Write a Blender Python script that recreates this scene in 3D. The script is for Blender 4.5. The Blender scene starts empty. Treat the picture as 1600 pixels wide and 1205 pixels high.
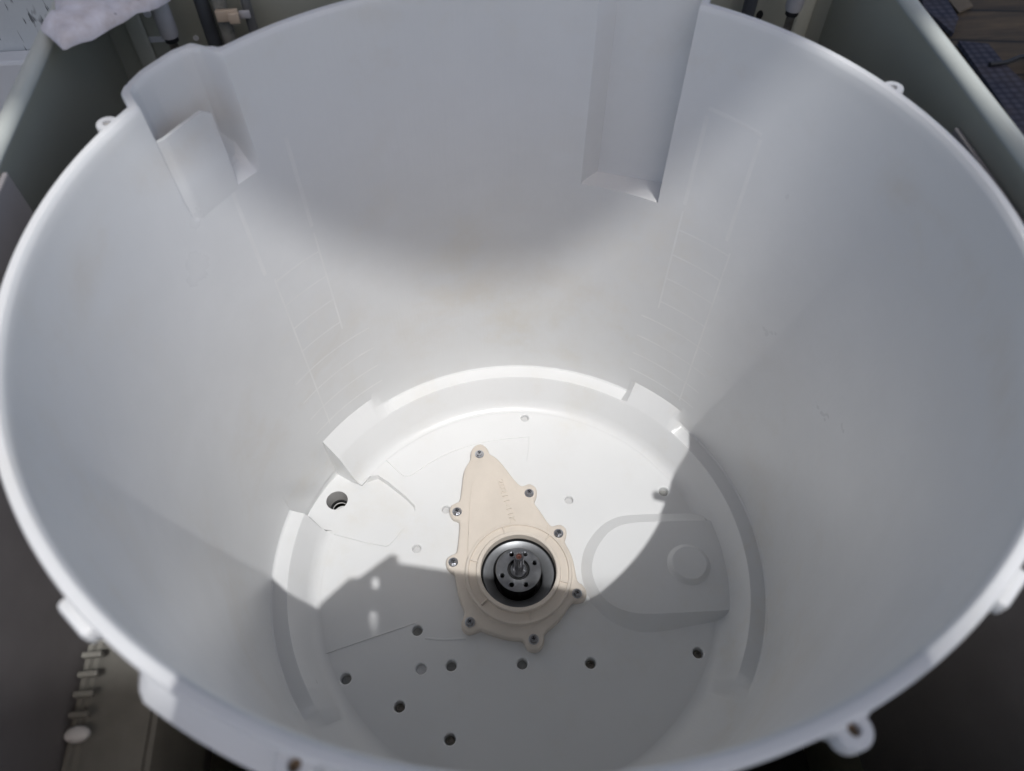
import bpy, bmesh, math, random
import numpy as np
from mathutils import Vector, Matrix, noise as mnoise
from mathutils.geometry import delaunay_2d_cdt

random.seed(7)
SC = bpy.context.scene
COL = SC.collection
PI = math.pi
rad = math.radians

# ------------------------------------------------------------------ camera
CAM_LOC = (-0.0398587, -0.31011778, 0.78928933)
CAM_EUL = (rad(35.52152938), rad(-0.15788352), rad(-5.66111204))
FPX = 1199.53                       # focal length in pixels of a 1600 px wide picture
cd = bpy.data.cameras.new('camera')
cam = bpy.data.objects.new('camera', cd)
COL.objects.link(cam)
cam.location = CAM_LOC
cam.rotation_euler = CAM_EUL
cd.sensor_fit = 'HORIZONTAL'
cd.sensor_width = 36.0
cd.lens = FPX / 1600 * 36
cd.clip_start = 0.01
cd.clip_end = 200
cd.dof.use_dof = True
cd.dof.focus_distance = 0.88
cd.dof.aperture_fstop = 6.6
SC.camera = cam

# ------------------------------------------------------------------ sky and sun
SX, SY = 0.058, -0.205              # sun offset per 0.497 m of height
SDIR = Vector((SX, SY, 0.49688)).normalized()
world = bpy.data.worlds.new('World')
SC.world = world
world.use_nodes = True
wn = world.node_tree
wn.nodes.clear()
sky = wn.nodes.new('ShaderNodeTexSky')
sky.sky_type = 'NISHITA'
sky.sun_disc = False
sky.sun_elevation = math.asin(SDIR.z)
sky.sun_rotation = math.atan2(SDIR.x, SDIR.y)
sky.air_density = 1.0
sky.dust_density = 4.0
bg = wn.nodes.new('ShaderNodeBackground')
bg.inputs['Strength'].default_value = 0.135
wo = wn.nodes.new('ShaderNodeOutputWorld')
wn.links.new(sky.outputs[0], bg.inputs[0])
wn.links.new(bg.outputs[0], wo.inputs[0])

sl = bpy.data.lights.new('sun', 'SUN')
sl.energy = 2.62
sl.angle = rad(0.53)
sl.color = (1.0, 0.99, 0.975)
so = bpy.data.objects.new('sun', sl)
COL.objects.link(so)
so.location = (1, -3, 6)
so.rotation_euler = SDIR.to_track_quat('Z', 'Y').to_euler()

SC.view_settings.view_transform = 'Standard'
SC.view_settings.look = 'None'
SC.view_settings.exposure = 0.0
SC.view_settings.gamma = 1.0
SC.view_settings.use_curve_mapping = False
SC.render.engine = 'CYCLES'
SC.cycles.max_bounces = 10
SC.cycles.diffuse_bounces = 6
SC.cycles.use_denoising = True

# ------------------------------------------------------------------ photo point -> world point
RM = Matrix.Rotation(CAM_EUL[2], 3, 'Z') @ Matrix.Rotation(CAM_EUL[1], 3, 'Y') @ Matrix.Rotation(CAM_EUL[0], 3, 'X')
CV = Vector(CAM_LOC)

def ray(p):
    return RM @ Vector(((p[0] - 800) / FPX, -(p[1] - 602.5) / FPX, -1.0))

def on_z(p, z=0.0):
    d = ray(p)
    q = CV + d * ((z - CV.z) / d.z)
    return (q.x, q.y)

def on_y(p, y):
    d = ray(p)
    return CV + d * ((y - CV.y) / d.y)

# ------------------------------------------------------------------ materials
def nt_new(name):
    m = bpy.data.materials.new(name)
    m.use_nodes = True
    nt = m.node_tree
    return m, nt, nt.nodes['Principled BSDF']

def N(nt, kind, **kw):
    n = nt.nodes.new(kind)
    for k, v in kw.items():
        if k in n.inputs:
            n.inputs[k].default_value = v
        else:
            setattr(n, k, v)
    return n

def mixc(nt, fac, a, b):
    n = nt.nodes.new('ShaderNodeMix')
    n.data_type = 'RGBA'
    for s, v in ((0, fac), (6, a), (7, b)):
        if hasattr(v, 'is_linked') or hasattr(v, 'links'):
            nt.links.new(v, n.inputs[s])
        else:
            n.inputs[s].default_value = v
    return n.outputs[2]

def ramp(nt, src, p0, p1, c0=0.0, c1=1.0):
    n = nt.nodes.new('ShaderNodeMapRange')
    n.inputs[1].default_value = p0
    n.inputs[2].default_value = p1
    n.inputs[3].default_value = c0
    n.inputs[4].default_value = c1
    nt.links.new(src, n.inputs[0])
    return n.outputs[0]

def simple(name, col, rough=0.5, metal=0.0, var=0.12, scale=40, bump=0.0, bscale=200, spec=0.5):
    m, nt, b = nt_new(name)
    tc = N(nt, 'ShaderNodeTexCoord')
    nz = N(nt, 'ShaderNodeTexNoise', Scale=scale, Detail=5.0, Roughness=0.6)
    nt.links.new(tc.outputs['Object'], nz.inputs['Vector'])
    c0 = (*[c * (1 - var) for c in col], 1)
    c1 = (*[min(1, c * (1 + var)) for c in col], 1)
    f = ramp(nt, nz.outputs['Fac'], 0.3, 0.7)
    nt.links.new(mixc(nt, f, c0, c1), b.inputs['Base Color'])
    nt.links.new(ramp(nt, nz.outputs['Fac'], 0.3, 0.7, rough * 0.88, min(1, rough * 1.12)), b.inputs['Roughness'])
    b.inputs['Metallic'].default_value = metal
    b.inputs['Specular IOR Level'].default_value = spec
    if bump:
        n2 = N(nt, 'ShaderNodeTexNoise', Scale=bscale, Detail=4.0)
        nt.links.new(tc.outputs['Object'], n2.inputs['Vector'])
        bp = N(nt, 'ShaderNodeBump', Strength=bump, Distance=0.001)
        nt.links.new(n2.outputs['Fac'], bp.inputs['Height'])
        nt.links.new(bp.outputs[0], b.inputs['Normal'])
    return m

def tub_plastic(name, streaks=True):
    m, nt, b = nt_new(name)
    tc = N(nt, 'ShaderNodeTexCoord')
    ob = tc.outputs['Object']
    n1 = N(nt, 'ShaderNodeTexNoise', Scale=6.0, Detail=6.0, Roughness=0.62)
    nt.links.new(ob, n1.inputs['Vector'])
    n2 = N(nt, 'ShaderNodeTexNoise', Scale=17.0, Detail=7.0, Roughness=0.7)
    nt.links.new(ob, n2.inputs['Vector'])
    base = mixc(nt, ramp(nt, n1.outputs['Fac'], 0.35, 0.68), (0.705, 0.712, 0.714, 1), (0.672, 0.680, 0.683, 1))
    mul = N(nt, 'ShaderNodeMath', operation='MULTIPLY')
    nt.links.new(ramp(nt, n1.outputs['Fac'], 0.50, 0.66), mul.inputs[0])
    nt.links.new(ramp(nt, n2.outputs['Fac'], 0.46, 0.66, 0.0, 0.40), mul.inputs[1])
    stained = mixc(nt, mul.outputs[0], base, (0.61, 0.565, 0.475, 1))
    sz = N(nt, 'ShaderNodeSeparateXYZ')
    nt.links.new(ob, sz.inputs[0])
    def band(zc_, half, src, lo, hi, amt, col, prev):
        sub = N(nt, 'ShaderNodeMath', operation='SUBTRACT')
        sub.inputs[1].default_value = zc_
        nt.links.new(sz.outputs[2], sub.inputs[0])
        ab = N(nt, 'ShaderNodeMath', operation='ABSOLUTE')
        nt.links.new(sub.outputs[0], ab.inputs[0])
        m1 = N(nt, 'ShaderNodeMath', operation='MULTIPLY')
        nt.links.new(ramp(nt, ab.outputs[0], half * 0.2, half, 1.0, 0.0), m1.inputs[0])
        nt.links.new(ramp(nt, src, lo, hi, 0.0, amt), m1.inputs[1])
        return mixc(nt, m1.outputs[0], prev, col)
    if streaks:
        n5 = N(nt, 'ShaderNodeTexNoise', Scale=9.0, Detail=8.0, Roughness=0.68, Distortion=0.4)
        nt.links.new(ob, n5.inputs['Vector'])
        stained = band(0.452, 0.022, n5.outputs['Fac'], 0.46, 0.70, 0.32, (0.55, 0.47, 0.36, 1), stained)
        stained = band(0.16, 0.10, n5.outputs['Fac'], 0.48, 0.72, 0.30, (0.57, 0.50, 0.40, 1), stained)
        stained = band(0.30, 0.22, n2.outputs['Fac'], 0.42, 0.62, 0.22, (0.78, 0.785, 0.79, 1), stained)
    nt.links.new(stained, b.inputs['Base Color'])
    b.inputs['Specular IOR Level'].default_value = 0.45
    # long rub marks down the wall: noise in (angle, height)
    sp = N(nt, 'ShaderNodeSeparateXYZ')
    nt.links.new(ob, sp.inputs[0])
    at = N(nt, 'ShaderNodeMath', operation='ARCTAN2')
    nt.links.new(sp.outputs[1], at.inputs[0])
    nt.links.new(sp.outputs[0], at.inputs[1])
    cx = N(nt, 'ShaderNodeCombineXYZ')
    sn = N(nt, 'ShaderNodeMath', operation='MULTIPLY')
    sn.inputs[1].default_value = 30.0
    nt.links.new(at.outputs[0], sn.inputs[0])
    zz = N(nt, 'ShaderNodeMath', operation='MULTIPLY')
    zz.inputs[1].default_value = 5.0
    nt.links.new(sp.outputs[2], zz.inputs[0])
    nt.links.new(sn.outputs[0], cx.inputs[0])
    nt.links.new(zz.outputs[0], cx.inputs[1])
    n4 = N(nt, 'ShaderNodeTexNoise', Scale=2.2, Detail=8.0, Roughness=0.7)
    nt.links.new(cx.outputs[0], n4.inputs['Vector'])
    nt.links.new(ramp(nt, n1.outputs['Fac'], 0.3, 0.7, 0.27, 0.33), b.inputs['Roughness'])
    bp = N(nt, 'ShaderNodeBump', Strength=0.10 if streaks else 0.0, Distance=0.0012)
    nt.links.new(n4.outputs['Fac'], bp.inputs['Height'])
    nt.links.new(bp.outputs[0], b.inputs['Normal'])
    return m

M_TUB = tub_plastic('tub_plastic')
M_FLOOR = tub_plastic('tub_floor_plastic', False)
M_RIB = simple('rib_plastic', (0.735, 0.738, 0.735), 0.35, var=0.04, scale=30)
M_BEIGE = simple('beige_plastic', (0.645, 0.585, 0.515), 0.38, var=0.08, scale=14, bump=0.08, bscale=500)
M_STEEL = simple('machined_steel', (0.36, 0.37, 0.39), 0.34, metal=1.0, var=0.15, scale=90)
M_DISC = simple('brushed_disc_steel', (0.24, 0.25, 0.265), 0.42, metal=0.5, var=0.1, scale=60)
M_ZINC = simple('zinc_screw', (0.48, 0.49, 0.52), 0.30, metal=1.0, var=0.2, scale=300)
M_RUST = simple('rusty_steel', (0.13, 0.048, 0.036), 0.7, metal=0.2, var=0.35, scale=400)
M_BLACK = simple('black_rubber_and_shade', (0.012, 0.012, 0.013), 0.5, var=0.2)  # also paints the shade in holes, slots and hub gaps
M_PANEL = simple('grey_green_panel', (0.48, 0.48, 0.40), 0.42, var=0.08, scale=5, bump=0.05, bscale=60)
M_EDGE = simple('pale_panel_edge', (0.51, 0.535, 0.50), 0.32, var=0.05, scale=12)
M_BASE = simple('dark_base_sheet', (0.05, 0.05, 0.043), 0.6, var=0.3, scale=14)
M_LINER = simple('lilac_grey_liner', (0.26, 0.245, 0.25), 0.8, var=0.08, scale=30)
M_BUSH = simple('off_white_bushing', (0.42, 0.41, 0.41), 0.5, var=0.1, scale=60)
M_ROD = simple('suspension_rod_steel', (0.30, 0.28, 0.25), 0.4, metal=0.9, var=0.35, scale=160)
M_TUBE = simple('dark_grey_tube', (0.06, 0.065, 0.072), 0.4, var=0.15)
M_HOSE = simple('clear_hose', (0.22, 0.215, 0.19), 0.3, var=0.2, scale=120)
M_CLIP = simple('cream_clip', (0.50, 0.40, 0.30), 0.5, var=0.1)
M_WHITE = simple('bright_spot_white', (0.75, 0.75, 0.76), 0.5, var=0.04)  # white painted in for light through holes and a sunlit glint
M_DARKPLASTIC = simple('dark_grey_bracket', (0.23, 0.225, 0.205), 0.4, var=0.15, scale=30)
M_CONC = simple('roof_paint', (0.45, 0.44, 0.42), 0.8, var=0.08, scale=3)
M_PHONE = simple('phone_shell', (0.03, 0.03, 0.035), 0.3, var=0.05)
M_HOLEGREY = simple('grey_drain_tube', (0.42, 0.415, 0.41), 0.5, var=0.06)

def cloth_mat():
    m, nt, b = nt_new('lilac_white_cloth')
    tc = N(nt, 'ShaderNodeTexCoord')
    n1 = N(nt, 'ShaderNodeTexNoise', Scale=26.0, Detail=6.0, Roughness=0.65)
    nt.links.new(tc.outputs['Object'], n1.inputs['Vector'])
    c = mixc(nt, ramp(nt, n1.outputs['Fac'], 0.42, 0.66), (0.74, 0.72, 0.78, 1), (0.50, 0.45, 0.45, 1))
    n2 = N(nt, 'ShaderNodeTexNoise', Scale=75.0, Detail=2.0)
    nt.links.new(tc.outputs['Object'], n2.inputs['Vector'])
    nt.links.new(mixc(nt, ramp(nt, n2.outputs['Fac'], 0.70, 0.74), c, (0.06, 0.05, 0.08, 1)), b.inputs['Base Color'])
    b.inputs['Roughness'].default_value = 0.8
    bp = N(nt, 'ShaderNodeBump', Strength=0.35, Distance=0.002)
    nt.links.new(n1.outputs['Fac'], bp.inputs['Height'])
    nt.links.new(bp.outputs[0], b.inputs['Normal'])
    return m
M_CLOTH = cloth_mat()

def plaster_mat():
    m, nt, b = nt_new('scratched_plaster')
    tc = N(nt, 'ShaderNodeTexCoord')
    n1 = N(nt, 'ShaderNodeTexNoise', Scale=5.0, Detail=6.0)
    nt.links.new(tc.outputs['Object'], n1.inputs['Vector'])
    c = mixc(nt, ramp(nt, n1.outputs['Fac'], 0.3, 0.7), (0.58, 0.61, 0.62, 1), (0.50, 0.53, 0.55, 1))
    nz = N(nt, 'ShaderNodeTexNoise', Scale=4.0, Detail=5.0, Distortion=0.8)
    mp = N(nt, 'ShaderNodeMapping')
    mp.inputs['Rotation'].default_value = (0, rad(20), 0)
    mp.inputs['Scale'].default_value = (14.0, 1.0, 2.5)
    nt.links.new(tc.outputs['Object'], mp.inputs[0])
    nt.links.new(mp.outputs[0], nz.inputs['Vector'])
    crack = ramp(nt, nz.outputs['Fac'], 0.60, 0.625, 0.0, 0.85)
    nt.links.new(mixc(nt, crack, c, (0.06, 0.065, 0.07, 1)), b.inputs['Base Color'])
    b.inputs['Roughness'].default_value = 0.85
    n3 = N(nt, 'ShaderNodeTexNoise', Scale=140.0, Detail=3.0)
    nt.links.new(tc.outputs['Object'], n3.inputs['Vector'])
    bp = N(nt, 'ShaderNodeBump', Strength=0.3, Distance=0.002)
    nt.links.new(n3.outputs['Fac'], bp.inputs['Height'])
    nt.links.new(bp.outputs[0], b.inputs['Normal'])
    return m
M_PLASTER = plaster_mat()
M_PLINTH = simple('smooth_plinth', (0.60, 0.62, 0.65), 0.7, var=0.04, scale=4)

def ground_mat():
    m, nt, b = nt_new('worn_boards')
    tc = N(nt, 'ShaderNodeTexCoord')
    mp = N(nt, 'ShaderNodeMapping')
    mp.inputs['Rotation'].default_value = (0, 0, rad(8))
    mp.inputs['Scale'].default_value = (1.2, 9.0, 1.0)
    nt.links.new(tc.outputs['Object'], mp.inputs[0])
    n1 = N(nt, 'ShaderNodeTexNoise', Scale=2.6, Detail=8.0, Roughness=0.7)
    nt.links.new(mp.outputs[0], n1.inputs['Vector'])
    c = mixc(nt, ramp(nt, n1.outputs['Fac'], 0.35, 0.68), (0.036, 0.026, 0.016, 1), (0.110, 0.076, 0.040, 1))
    br = N(nt, 'ShaderNodeTexBrick', Scale=1.0)
    br.inputs['Color1'].default_value = (1, 1, 1, 1)
    br.inputs['Color2'].default_value = (0.62, 0.62, 0.62, 1)
    br.inputs['Mortar'].default_value = (0.16, 0.14, 0.12, 1)
    br.inputs['Mortar Size'].default_value = 0.006
    br.inputs['Brick Width'].default_value = 1.6
    br.inputs['Row Height'].default_value = 0.17
    mp2 = N(nt, 'ShaderNodeMapping')
    mp2.inputs['Rotation'].default_value = (0, 0, rad(8))
    nt.links.new(tc.outputs['Object'], mp2.inputs[0])
    nt.links.new(mp2.outputs[0], br.inputs['Vector'])
    mu = N(nt, 'ShaderNodeMix', data_type='RGBA', blend_type='MULTIPLY')
    mu.inputs[0].default_value = 1.0
    nt.links.new(c, mu.inputs[6])
    nt.links.new(br.outputs['Color'], mu.inputs[7])
    nt.links.new(mu.outputs[2], b.inputs['Base Color'])
    b.inputs['Roughness'].default_value = 0.75
    return m
M_GROUND = ground_mat()

def mat_mat():
    m, nt, b = nt_new('blue_checked_weave')
    tc = N(nt, 'ShaderNodeTexCoord')
    ck = N(nt, 'ShaderNodeTexVoronoi', Scale=42.0)
    ck.inputs['Randomness'].default_value = 0.15
    nt.links.new(tc.outputs['Object'], ck.inputs['Vector'])
    n1 = N(nt, 'ShaderNodeTexNoise', Scale=7.0, Detail=4.0)
    nt.links.new(tc.outputs['Object'], n1.inputs['Vector'])
    a = mixc(nt, ramp(nt, n1.outputs['Fac'], 0.4, 0.6), (0.018, 0.020, 0.036, 1), (0.038, 0.033, 0.040, 1))
    nt.links.new(mixc(nt, ramp(nt, ck.outputs['Distance'], 0.15, 0.6), (0.075, 0.075, 0.10, 1), a), b.inputs['Base Color'])
    b.inputs['Roughness'].default_value = 0.9
    return m
M_MAT = mat_mat()

# ------------------------------------------------------------------ mesh helpers
def link(name, verts, faces, mat, parent=None, smooth=None, loc=None):
    me = bpy.data.meshes.new(name)
    me.from_pydata([tuple(v) for v in verts], [], [tuple(f) for f in faces])
    me.validate()
    bm = bmesh.new()
    bm.from_mesh(me)
    bmesh.ops.recalc_face_normals(bm, faces=bm.faces)
    bm.to_mesh(me)
    bm.free()
    return finish(name, me, mat, parent, smooth, loc)

def finish(name, me, mat, parent=None, smooth=None, loc=None):
    o = bpy.data.objects.new(name, me)
    COL.objects.link(o)
    for mm in (mat if isinstance(mat, (list, tuple)) else [mat]):
        me.materials.append(mm)
    if smooth is not None:
        me.polygons.foreach_set('use_smooth', [True] * len(me.polygons))
        me.set_sharp_from_angle(angle=rad(smooth))
    if parent:
        o.parent = parent
    if loc is not None:
        o.location = loc
    return o

def bobj(name, bm, mat, parent=None, smooth=None, loc=None):
    bmesh.ops.recalc_face_normals(bm, faces=bm.faces)
    me = bpy.data.meshes.new(name)
    bm.to_mesh(me)
    bm.free()
    return finish(name, me, mat, parent, smooth, loc)

def tag(o, label=None, cat=None, group=None, kind=None):
    for k, v in (('label', label), ('category', cat), ('group', group), ('kind', kind)):
        if v:
            o[k] = v
    return o

def thing(name, label, cat, loc=(0, 0, 0), group=None):
    o = bpy.data.objects.new(name, None)
    COL.objects.link(o)
    o.location = loc
    o.empty_display_size = 0.02
    return tag(o, label, cat, group)

def add_box(bm, lo, hi, bevel=0.0, seg=2):
    c = [(a + b) / 2 for a, b in zip(lo, hi)]
    s = [b - a for a, b in zip(lo, hi)]
    r = bmesh.ops.create_cube(bm, size=1.0, matrix=Matrix.Translation(c) @ Matrix.Diagonal((*s, 1)))
    if bevel:
        es = list({e for v in r['verts'] for e in v.link_edges})
        bmesh.ops.bevel(bm, geom=es, offset=bevel, segments=seg, affect='EDGES', profile=0.5)

def box(name, lo, hi, mat, parent=None, bevel=0.0, smooth=None):
    bm = bmesh.new()
    add_box(bm, lo, hi, bevel)
    return bobj(name, bm, mat, parent, smooth)

def lathe_data(prof, n=64, cx=0, cy=0):
    vs, fs = [], []
    for r, z in prof:
        for k in range(n):
            a = 2 * PI * k / n
            vs.append((cx + r * math.cos(a), cy + r * math.sin(a), z))
    for i in range(len(prof) - 1):
        for k in range(n):
            k2 = (k + 1) % n
            fs.append((i * n + k, i * n + k2, (i + 1) * n + k2, (i + 1) * n + k))
    return vs, fs

def lathe(name, prof, mat, parent=None, n=64, smooth=35, cx=0, cy=0, caps=False):
    vs, fs = lathe_data(prof, n, cx, cy)
    if caps:
        fs.append(tuple(range(n)))
        k = (len(prof) - 1) * n
        fs.append(tuple(range(k, k + n)))
    return link(name, vs, fs, mat, parent, smooth)

def tube(name, pts, r, mat, parent=None, n=12, smooth=60):
    vs, fs = [], []
    P = [Vector(p) for p in pts]
    for i, p in enumerate(P):
        d = (P[min(i + 1, len(P) - 1)] - P[max(i - 1, 0)]).normalized()
        up = Vector((0, 0, 1)) if abs(d.z) < 0.9 else Vector((0, 1, 0))
        a = d.cross(up).normalized()
        b = d.cross(a)
        for k in range(n):
            t = 2 * PI * k / n
            vs.append(p + a * r * math.cos(t) + b * r * math.sin(t))
    for i in range(len(P) - 1):
        for k in range(n):
            k2 = (k + 1) % n
            fs.append((i * n + k, i * n + k2, (i + 1) * n + k2, (i + 1) * n + k))
    fs.append(tuple(range(n)))
    fs.append(tuple(range((len(P) - 1) * n, len(P) * n)))
    return link(name, vs, fs, mat, parent, smooth)

def in_poly(p, poly):
    x, y = p
    c = False
    j = len(poly) - 1
    for i in range(len(poly)):
        xi, yi = poly[i]
        xj, yj = poly[j]
        if (yi > y) != (yj > y) and x < (xj - xi) * (y - yi) / (yj - yi) + xi:
            c = not c
        j = i
    return c

def cdt_sheet(outer, loops, hole_loops=()):
    """outer: [(x, y)] at z given by loops entry 0; loops: list of ([(x, y)], z or [z]).  Returns verts, faces."""
    vv, zz, ed = [], [], []
    for pts, z in loops:
        b = len(vv)
        for i, p in enumerate(pts):
            vv.append(Vector((p[0], p[1])))
            zz.append(z[i] if isinstance(z, (list, tuple)) else z)
            if len(pts) > 1:
                ed.append((b + i, b + (i + 1) % len(pts)))
    res = delaunay_2d_cdt(vv, ed, [], 0, 1e-6)
    v2, f2, ov = res[0], res[2], res[3]
    out = [(v.x, v.y, zz[o[0]] if o else 0.0) for v, o in zip(v2, ov)]
    faces = []
    for f in f2:
        c = (sum(v2[i].x for i in f) / len(f), sum(v2[i].y for i in f) / len(f))
        if in_poly(c, outer) and not any(in_poly(c, h) for h in hole_loops):
            faces.append(tuple(f))
    return out, faces

def circ(cx, cy, r, n=20, a0=0.0):
    return [(cx + r * math.cos(a0 + 2 * PI * k / n), cy + r * math.sin(a0 + 2 * PI * k / n)) for k in range(n)]

def smooth_loop(pts, it=2):
    for _ in range(it):
        q = []
        for i in range(len(pts)):
            a, b = pts[i], pts[(i + 1) % len(pts)]
            q.append((0.75 * a[0] + 0.25 * b[0], 0.75 * a[1] + 0.25 * b[1]))
            q.append((0.25 * a[0] + 0.75 * b[0], 0.25 * a[1] + 0.75 * b[1]))
        pts = q
    return pts

def smooth_open(pts, it=2):
    for _ in range(it):
        q = [pts[0]]
        for i in range(len(pts) - 1):
            a, b = pts[i], pts[i + 1]
            q.append((0.75 * a[0] + 0.25 * b[0], 0.75 * a[1] + 0.25 * b[1]))
            q.append((0.25 * a[0] + 0.75 * b[0], 0.25 * a[1] + 0.75 * b[1]))
        q.append(pts[-1])
        pts = q
    return pts

def offset_loop(pts, d):
    """inward offset (d > 0) of a closed polygon of either orientation"""
    n = len(pts)
    area = sum(pts[i][0] * pts[(i + 1) % n][1] - pts[(i + 1) % n][0] * pts[i][1] for i in range(n))
    s = 1 if area > 0 else -1
    out = []
    for i in range(n):
        a, b, c = Vector(pts[i - 1]), Vector(pts[i]), Vector(pts[(i + 1) % n])
        e1, e2 = (b - a).normalized(), (c - b).normalized()
        n1, n2 = Vector((-e1.y, e1.x)) * s, Vector((-e2.y, e2.x)) * s
        m = (n1 + n2)
        m = m / max(m.length_squared, 0.3) * 2 * d
        out.append((b.x + m.x, b.y + m.y))
    return out

# ================================================================== SETTING
H = 0.49688            # tub rim above the tub floor
R1, Z1, RI = 0.2525, 0.035, 0.268
GZ = -0.45             # ground
CX0, CX1 = -0.302, 0.2955      # inner faces of the cabinet sides
CY0, CY1 = -0.345, 0.305
CZ = 0.502

vs = [(-14, -14, GZ), (14, -14, GZ), (14, 14, GZ), (-14, 14, GZ)]
tag(link('ground', vs, [(0, 1, 2, 3)], M_GROUND), kind='structure')

hw = thing('house_wall', 'pale scratched plaster wall standing behind the back left corner of the machine', 'wall', (-1.7, 0.64, GZ))
bm = bmesh.new(); add_box(bm, (-1.5, 0.0, 0.002), (1.55, 0.22, 4.95))
bobj('plaster', bm, M_PLASTER, hw)
bm = bmesh.new(); add_box(bm, (-1.5, -0.03, 0.002), (1.55, -0.002, 0.705), 0.004)
bobj('plinth', bm, M_PLINTH, hw)

# roof over the washing place; its edge throws the shade on the back wall of the tub
rf = thing('roof', 'flat roof slab over the washing place, resting on the plaster wall, with two added sun blockers', 'roof', (0, 0, 4.5))
def roof_poly(name, pts, z0, z1):
    k = len(pts)
    vs = [(x, y, z0) for x, y in pts] + [(x, y, z1) for x, y in pts]
    return link(name, vs, [tuple(range(k)), tuple(range(k, 2 * k))] + [(i, (i + 1) % k, k + (i + 1) % k, k + i) for i in range(k)], M_CONC, rf)
roof_poly('slab', [(-3.2, -1.522), (0.55, -1.522), (0.735, -1.478), (2.6, -1.478), (2.6, 4.0), (-3.2, 4.0)], 0.0, 0.12)
roof_poly('side_sun_blocker', [(0.724, -1.532), (0.750, -1.76), (0.80, -2.6), (2.6, -2.6), (2.6, -2.3), (1.2, -2.3), (0.768, -1.61)], 0.001, 0.10)  # added unseen slab, shaped to shade the right wall and rim
roof_poly('front_sun_blocker', [(-0.1, -1.918), (0.735, -1.918), (0.748, -2.2), (-0.1, -2.2)], 0.0, 0.08)  # added unseen slab that keeps sun off the front rim and bracket
box('post', (2.45, -2.57, -4.948), (2.57, -2.45, -0.003), M_CONC, rf)
box('post', (2.45, 3.80, -4.948), (2.57, 3.92, -0.001), M_CONC, rf)
box('edge_beam', (2.0, -2.42, 0.002), (2.1, -1.480, 0.09), M_CONC, rf)

# ------------------------------------------------------------------ mats, cable and hose on the ground at the right
def ground_poly(name, pix, z0, th, mat):
    pts = [on_z(p, GZ) for p in pix]
    vs = [(x, y, GZ + z0) for x, y in pts] + [(x, y, GZ + z0 + th) for x, y in pts]
    n = len(pts)
    fs = [tuple(range(n)), tuple(range(n, 2 * n))] + [(i, (i + 1) % n, n + (i + 1) % n, n + i) for i in range(n)]
    return link(name, vs, fs, mat)
tag(ground_poly('floor_mat', [(1432, -22), (1474, 2), (1494, 36), (1486, 60), (1440, 20)], 0.004, 0.012, M_MAT),
    'dark blue woven mat, the farther one, lying on the brown floor outside the machine', 'mat')
tag(ground_poly('floor_mat', [(1494, 72), (1540, 76), (1566, 108), (1640, 178), (1640, 300), (1560, 170)], 0.004, 0.012, M_MAT),
    'long purple blue woven mat lying right beside the pale cabinet edge', 'mat')
def gpt(p, z): 
    q = on_z(p, GZ); return (q[0], q[1], GZ + z)
tag(tube('floor_cable', [gpt(p, 0.022) for p in [(1540, 112), (1566, 109), (1585, 101), (1610, 95), (1680, 80)]], 0.006, M_BLACK),
    'thin black cable running across the mat and the brown floor', 'cable')
c = on_z((1668, 128), GZ)
tag(tube('coiled_hose', [(c[0] + 0.09 * math.cos(t), c[1] + 0.09 * math.sin(t), GZ + 0.020) for t in np.linspace(0.2, 2 * PI - 0.1, 40)], 0.011,
         simple('grey_hose', (0.10, 0.12, 0.13), 0.5)), 'loop of blue grey hose lying on the brown floor', 'hose')
tag(ground_poly('plank', [(1478, 2), (1505, -4), (1518, 14), (1496, 24)], 0.004, 0.006, simple('pale_plank', (0.12, 0.095, 0.065), 0.8, var=0.3, scale=12)),
    'short pale brown plank lying beyond the blue mat', 'plank')

# ================================================================== CABINET
cab = thing('machine_cabinet', 'open grey green sheet metal cabinet of a washing machine around the white tub', 'cabinet', (0, 0, GZ))
def edge_panel(name, axis, inner, out, a0, a1, parent):
    """sheet panel with a rolled top edge; axis = direction it runs along, out = +1/-1 outward side"""
    r = 0.0052
    prof = [(0.0, GZ + 0.002), (0.0, CZ - 0.006), (-0.0008, CZ - 0.0045)]
    prof += [(r - (r + 0.0008) * math.cos(t), CZ - 0.004 + (r + 0.0008) * math.sin(t)) for t in np.linspace(0.1, PI - 0.1, 9)]
    prof += [(2 * r, CZ - 0.006), (2 * r, GZ + 0.002)]
    vs, fs, mi = [], [], []
    L = np.linspace(a0, a1, 14)
    for a in L:
        for u, z in prof:
            q = inner + out * u
            p = (q, a, z - GZ) if axis == 'y' else (a, q, z - GZ)
            vs.append(p)
    n = len(prof)
    for i in range(len(L) - 1):
        for k in range(n - 1):
            fs.append((i * n + k, i * n + k + 1, (i + 1) * n + k + 1, (i + 1) * n + k))
    o = link(name, vs, fs, [M_PANEL, M_EDGE], parent, 50)
    for p in o.data.polygons:
        c = p.center
        if c.z > CZ - 0.0062 - GZ or abs((c.x if axis == 'y' else c.y) - inner) > 0.009:
            p.material_index = 1
    return o
edge_panel('side_panel', 'y', CX0, -1, CY0, CY1, cab)
edge_panel('side_panel', 'y', CX1, 1, CY0, CY1, cab)
edge_panel('back_panel', 'x', CY1, 1, CX0 - 0.002, CX1 + 0.002, cab)
edge_panel('front_panel', 'x', CY0, -1, CX0 - 0.002, CX1 + 0.002, cab)
def cbox(name, lo, hi, mat, bevel=0.0, smooth=None):
    return box(name, (lo[0], lo[1], lo[2] - GZ), (hi[0], hi[1], hi[2] - GZ), mat, cab, bevel, smooth)
cbox('base_plate', (CX0 + .001, CY0 + .001, -0.14), (CX1 - .001, CY1 - .001, -0.12), M_BASE)
cbox('liner_sheet', (CX0 + .0008, -0.26, 0.02), (CX0 + .004, 0.0815, 0.4945), M_LINER, 0.001)
cbox('liner_sheet', (CX1 - .004, -0.26, 0.02), (CX1 - .0008, 0.0885, 0.4795), M_LINER, 0.001)
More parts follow.
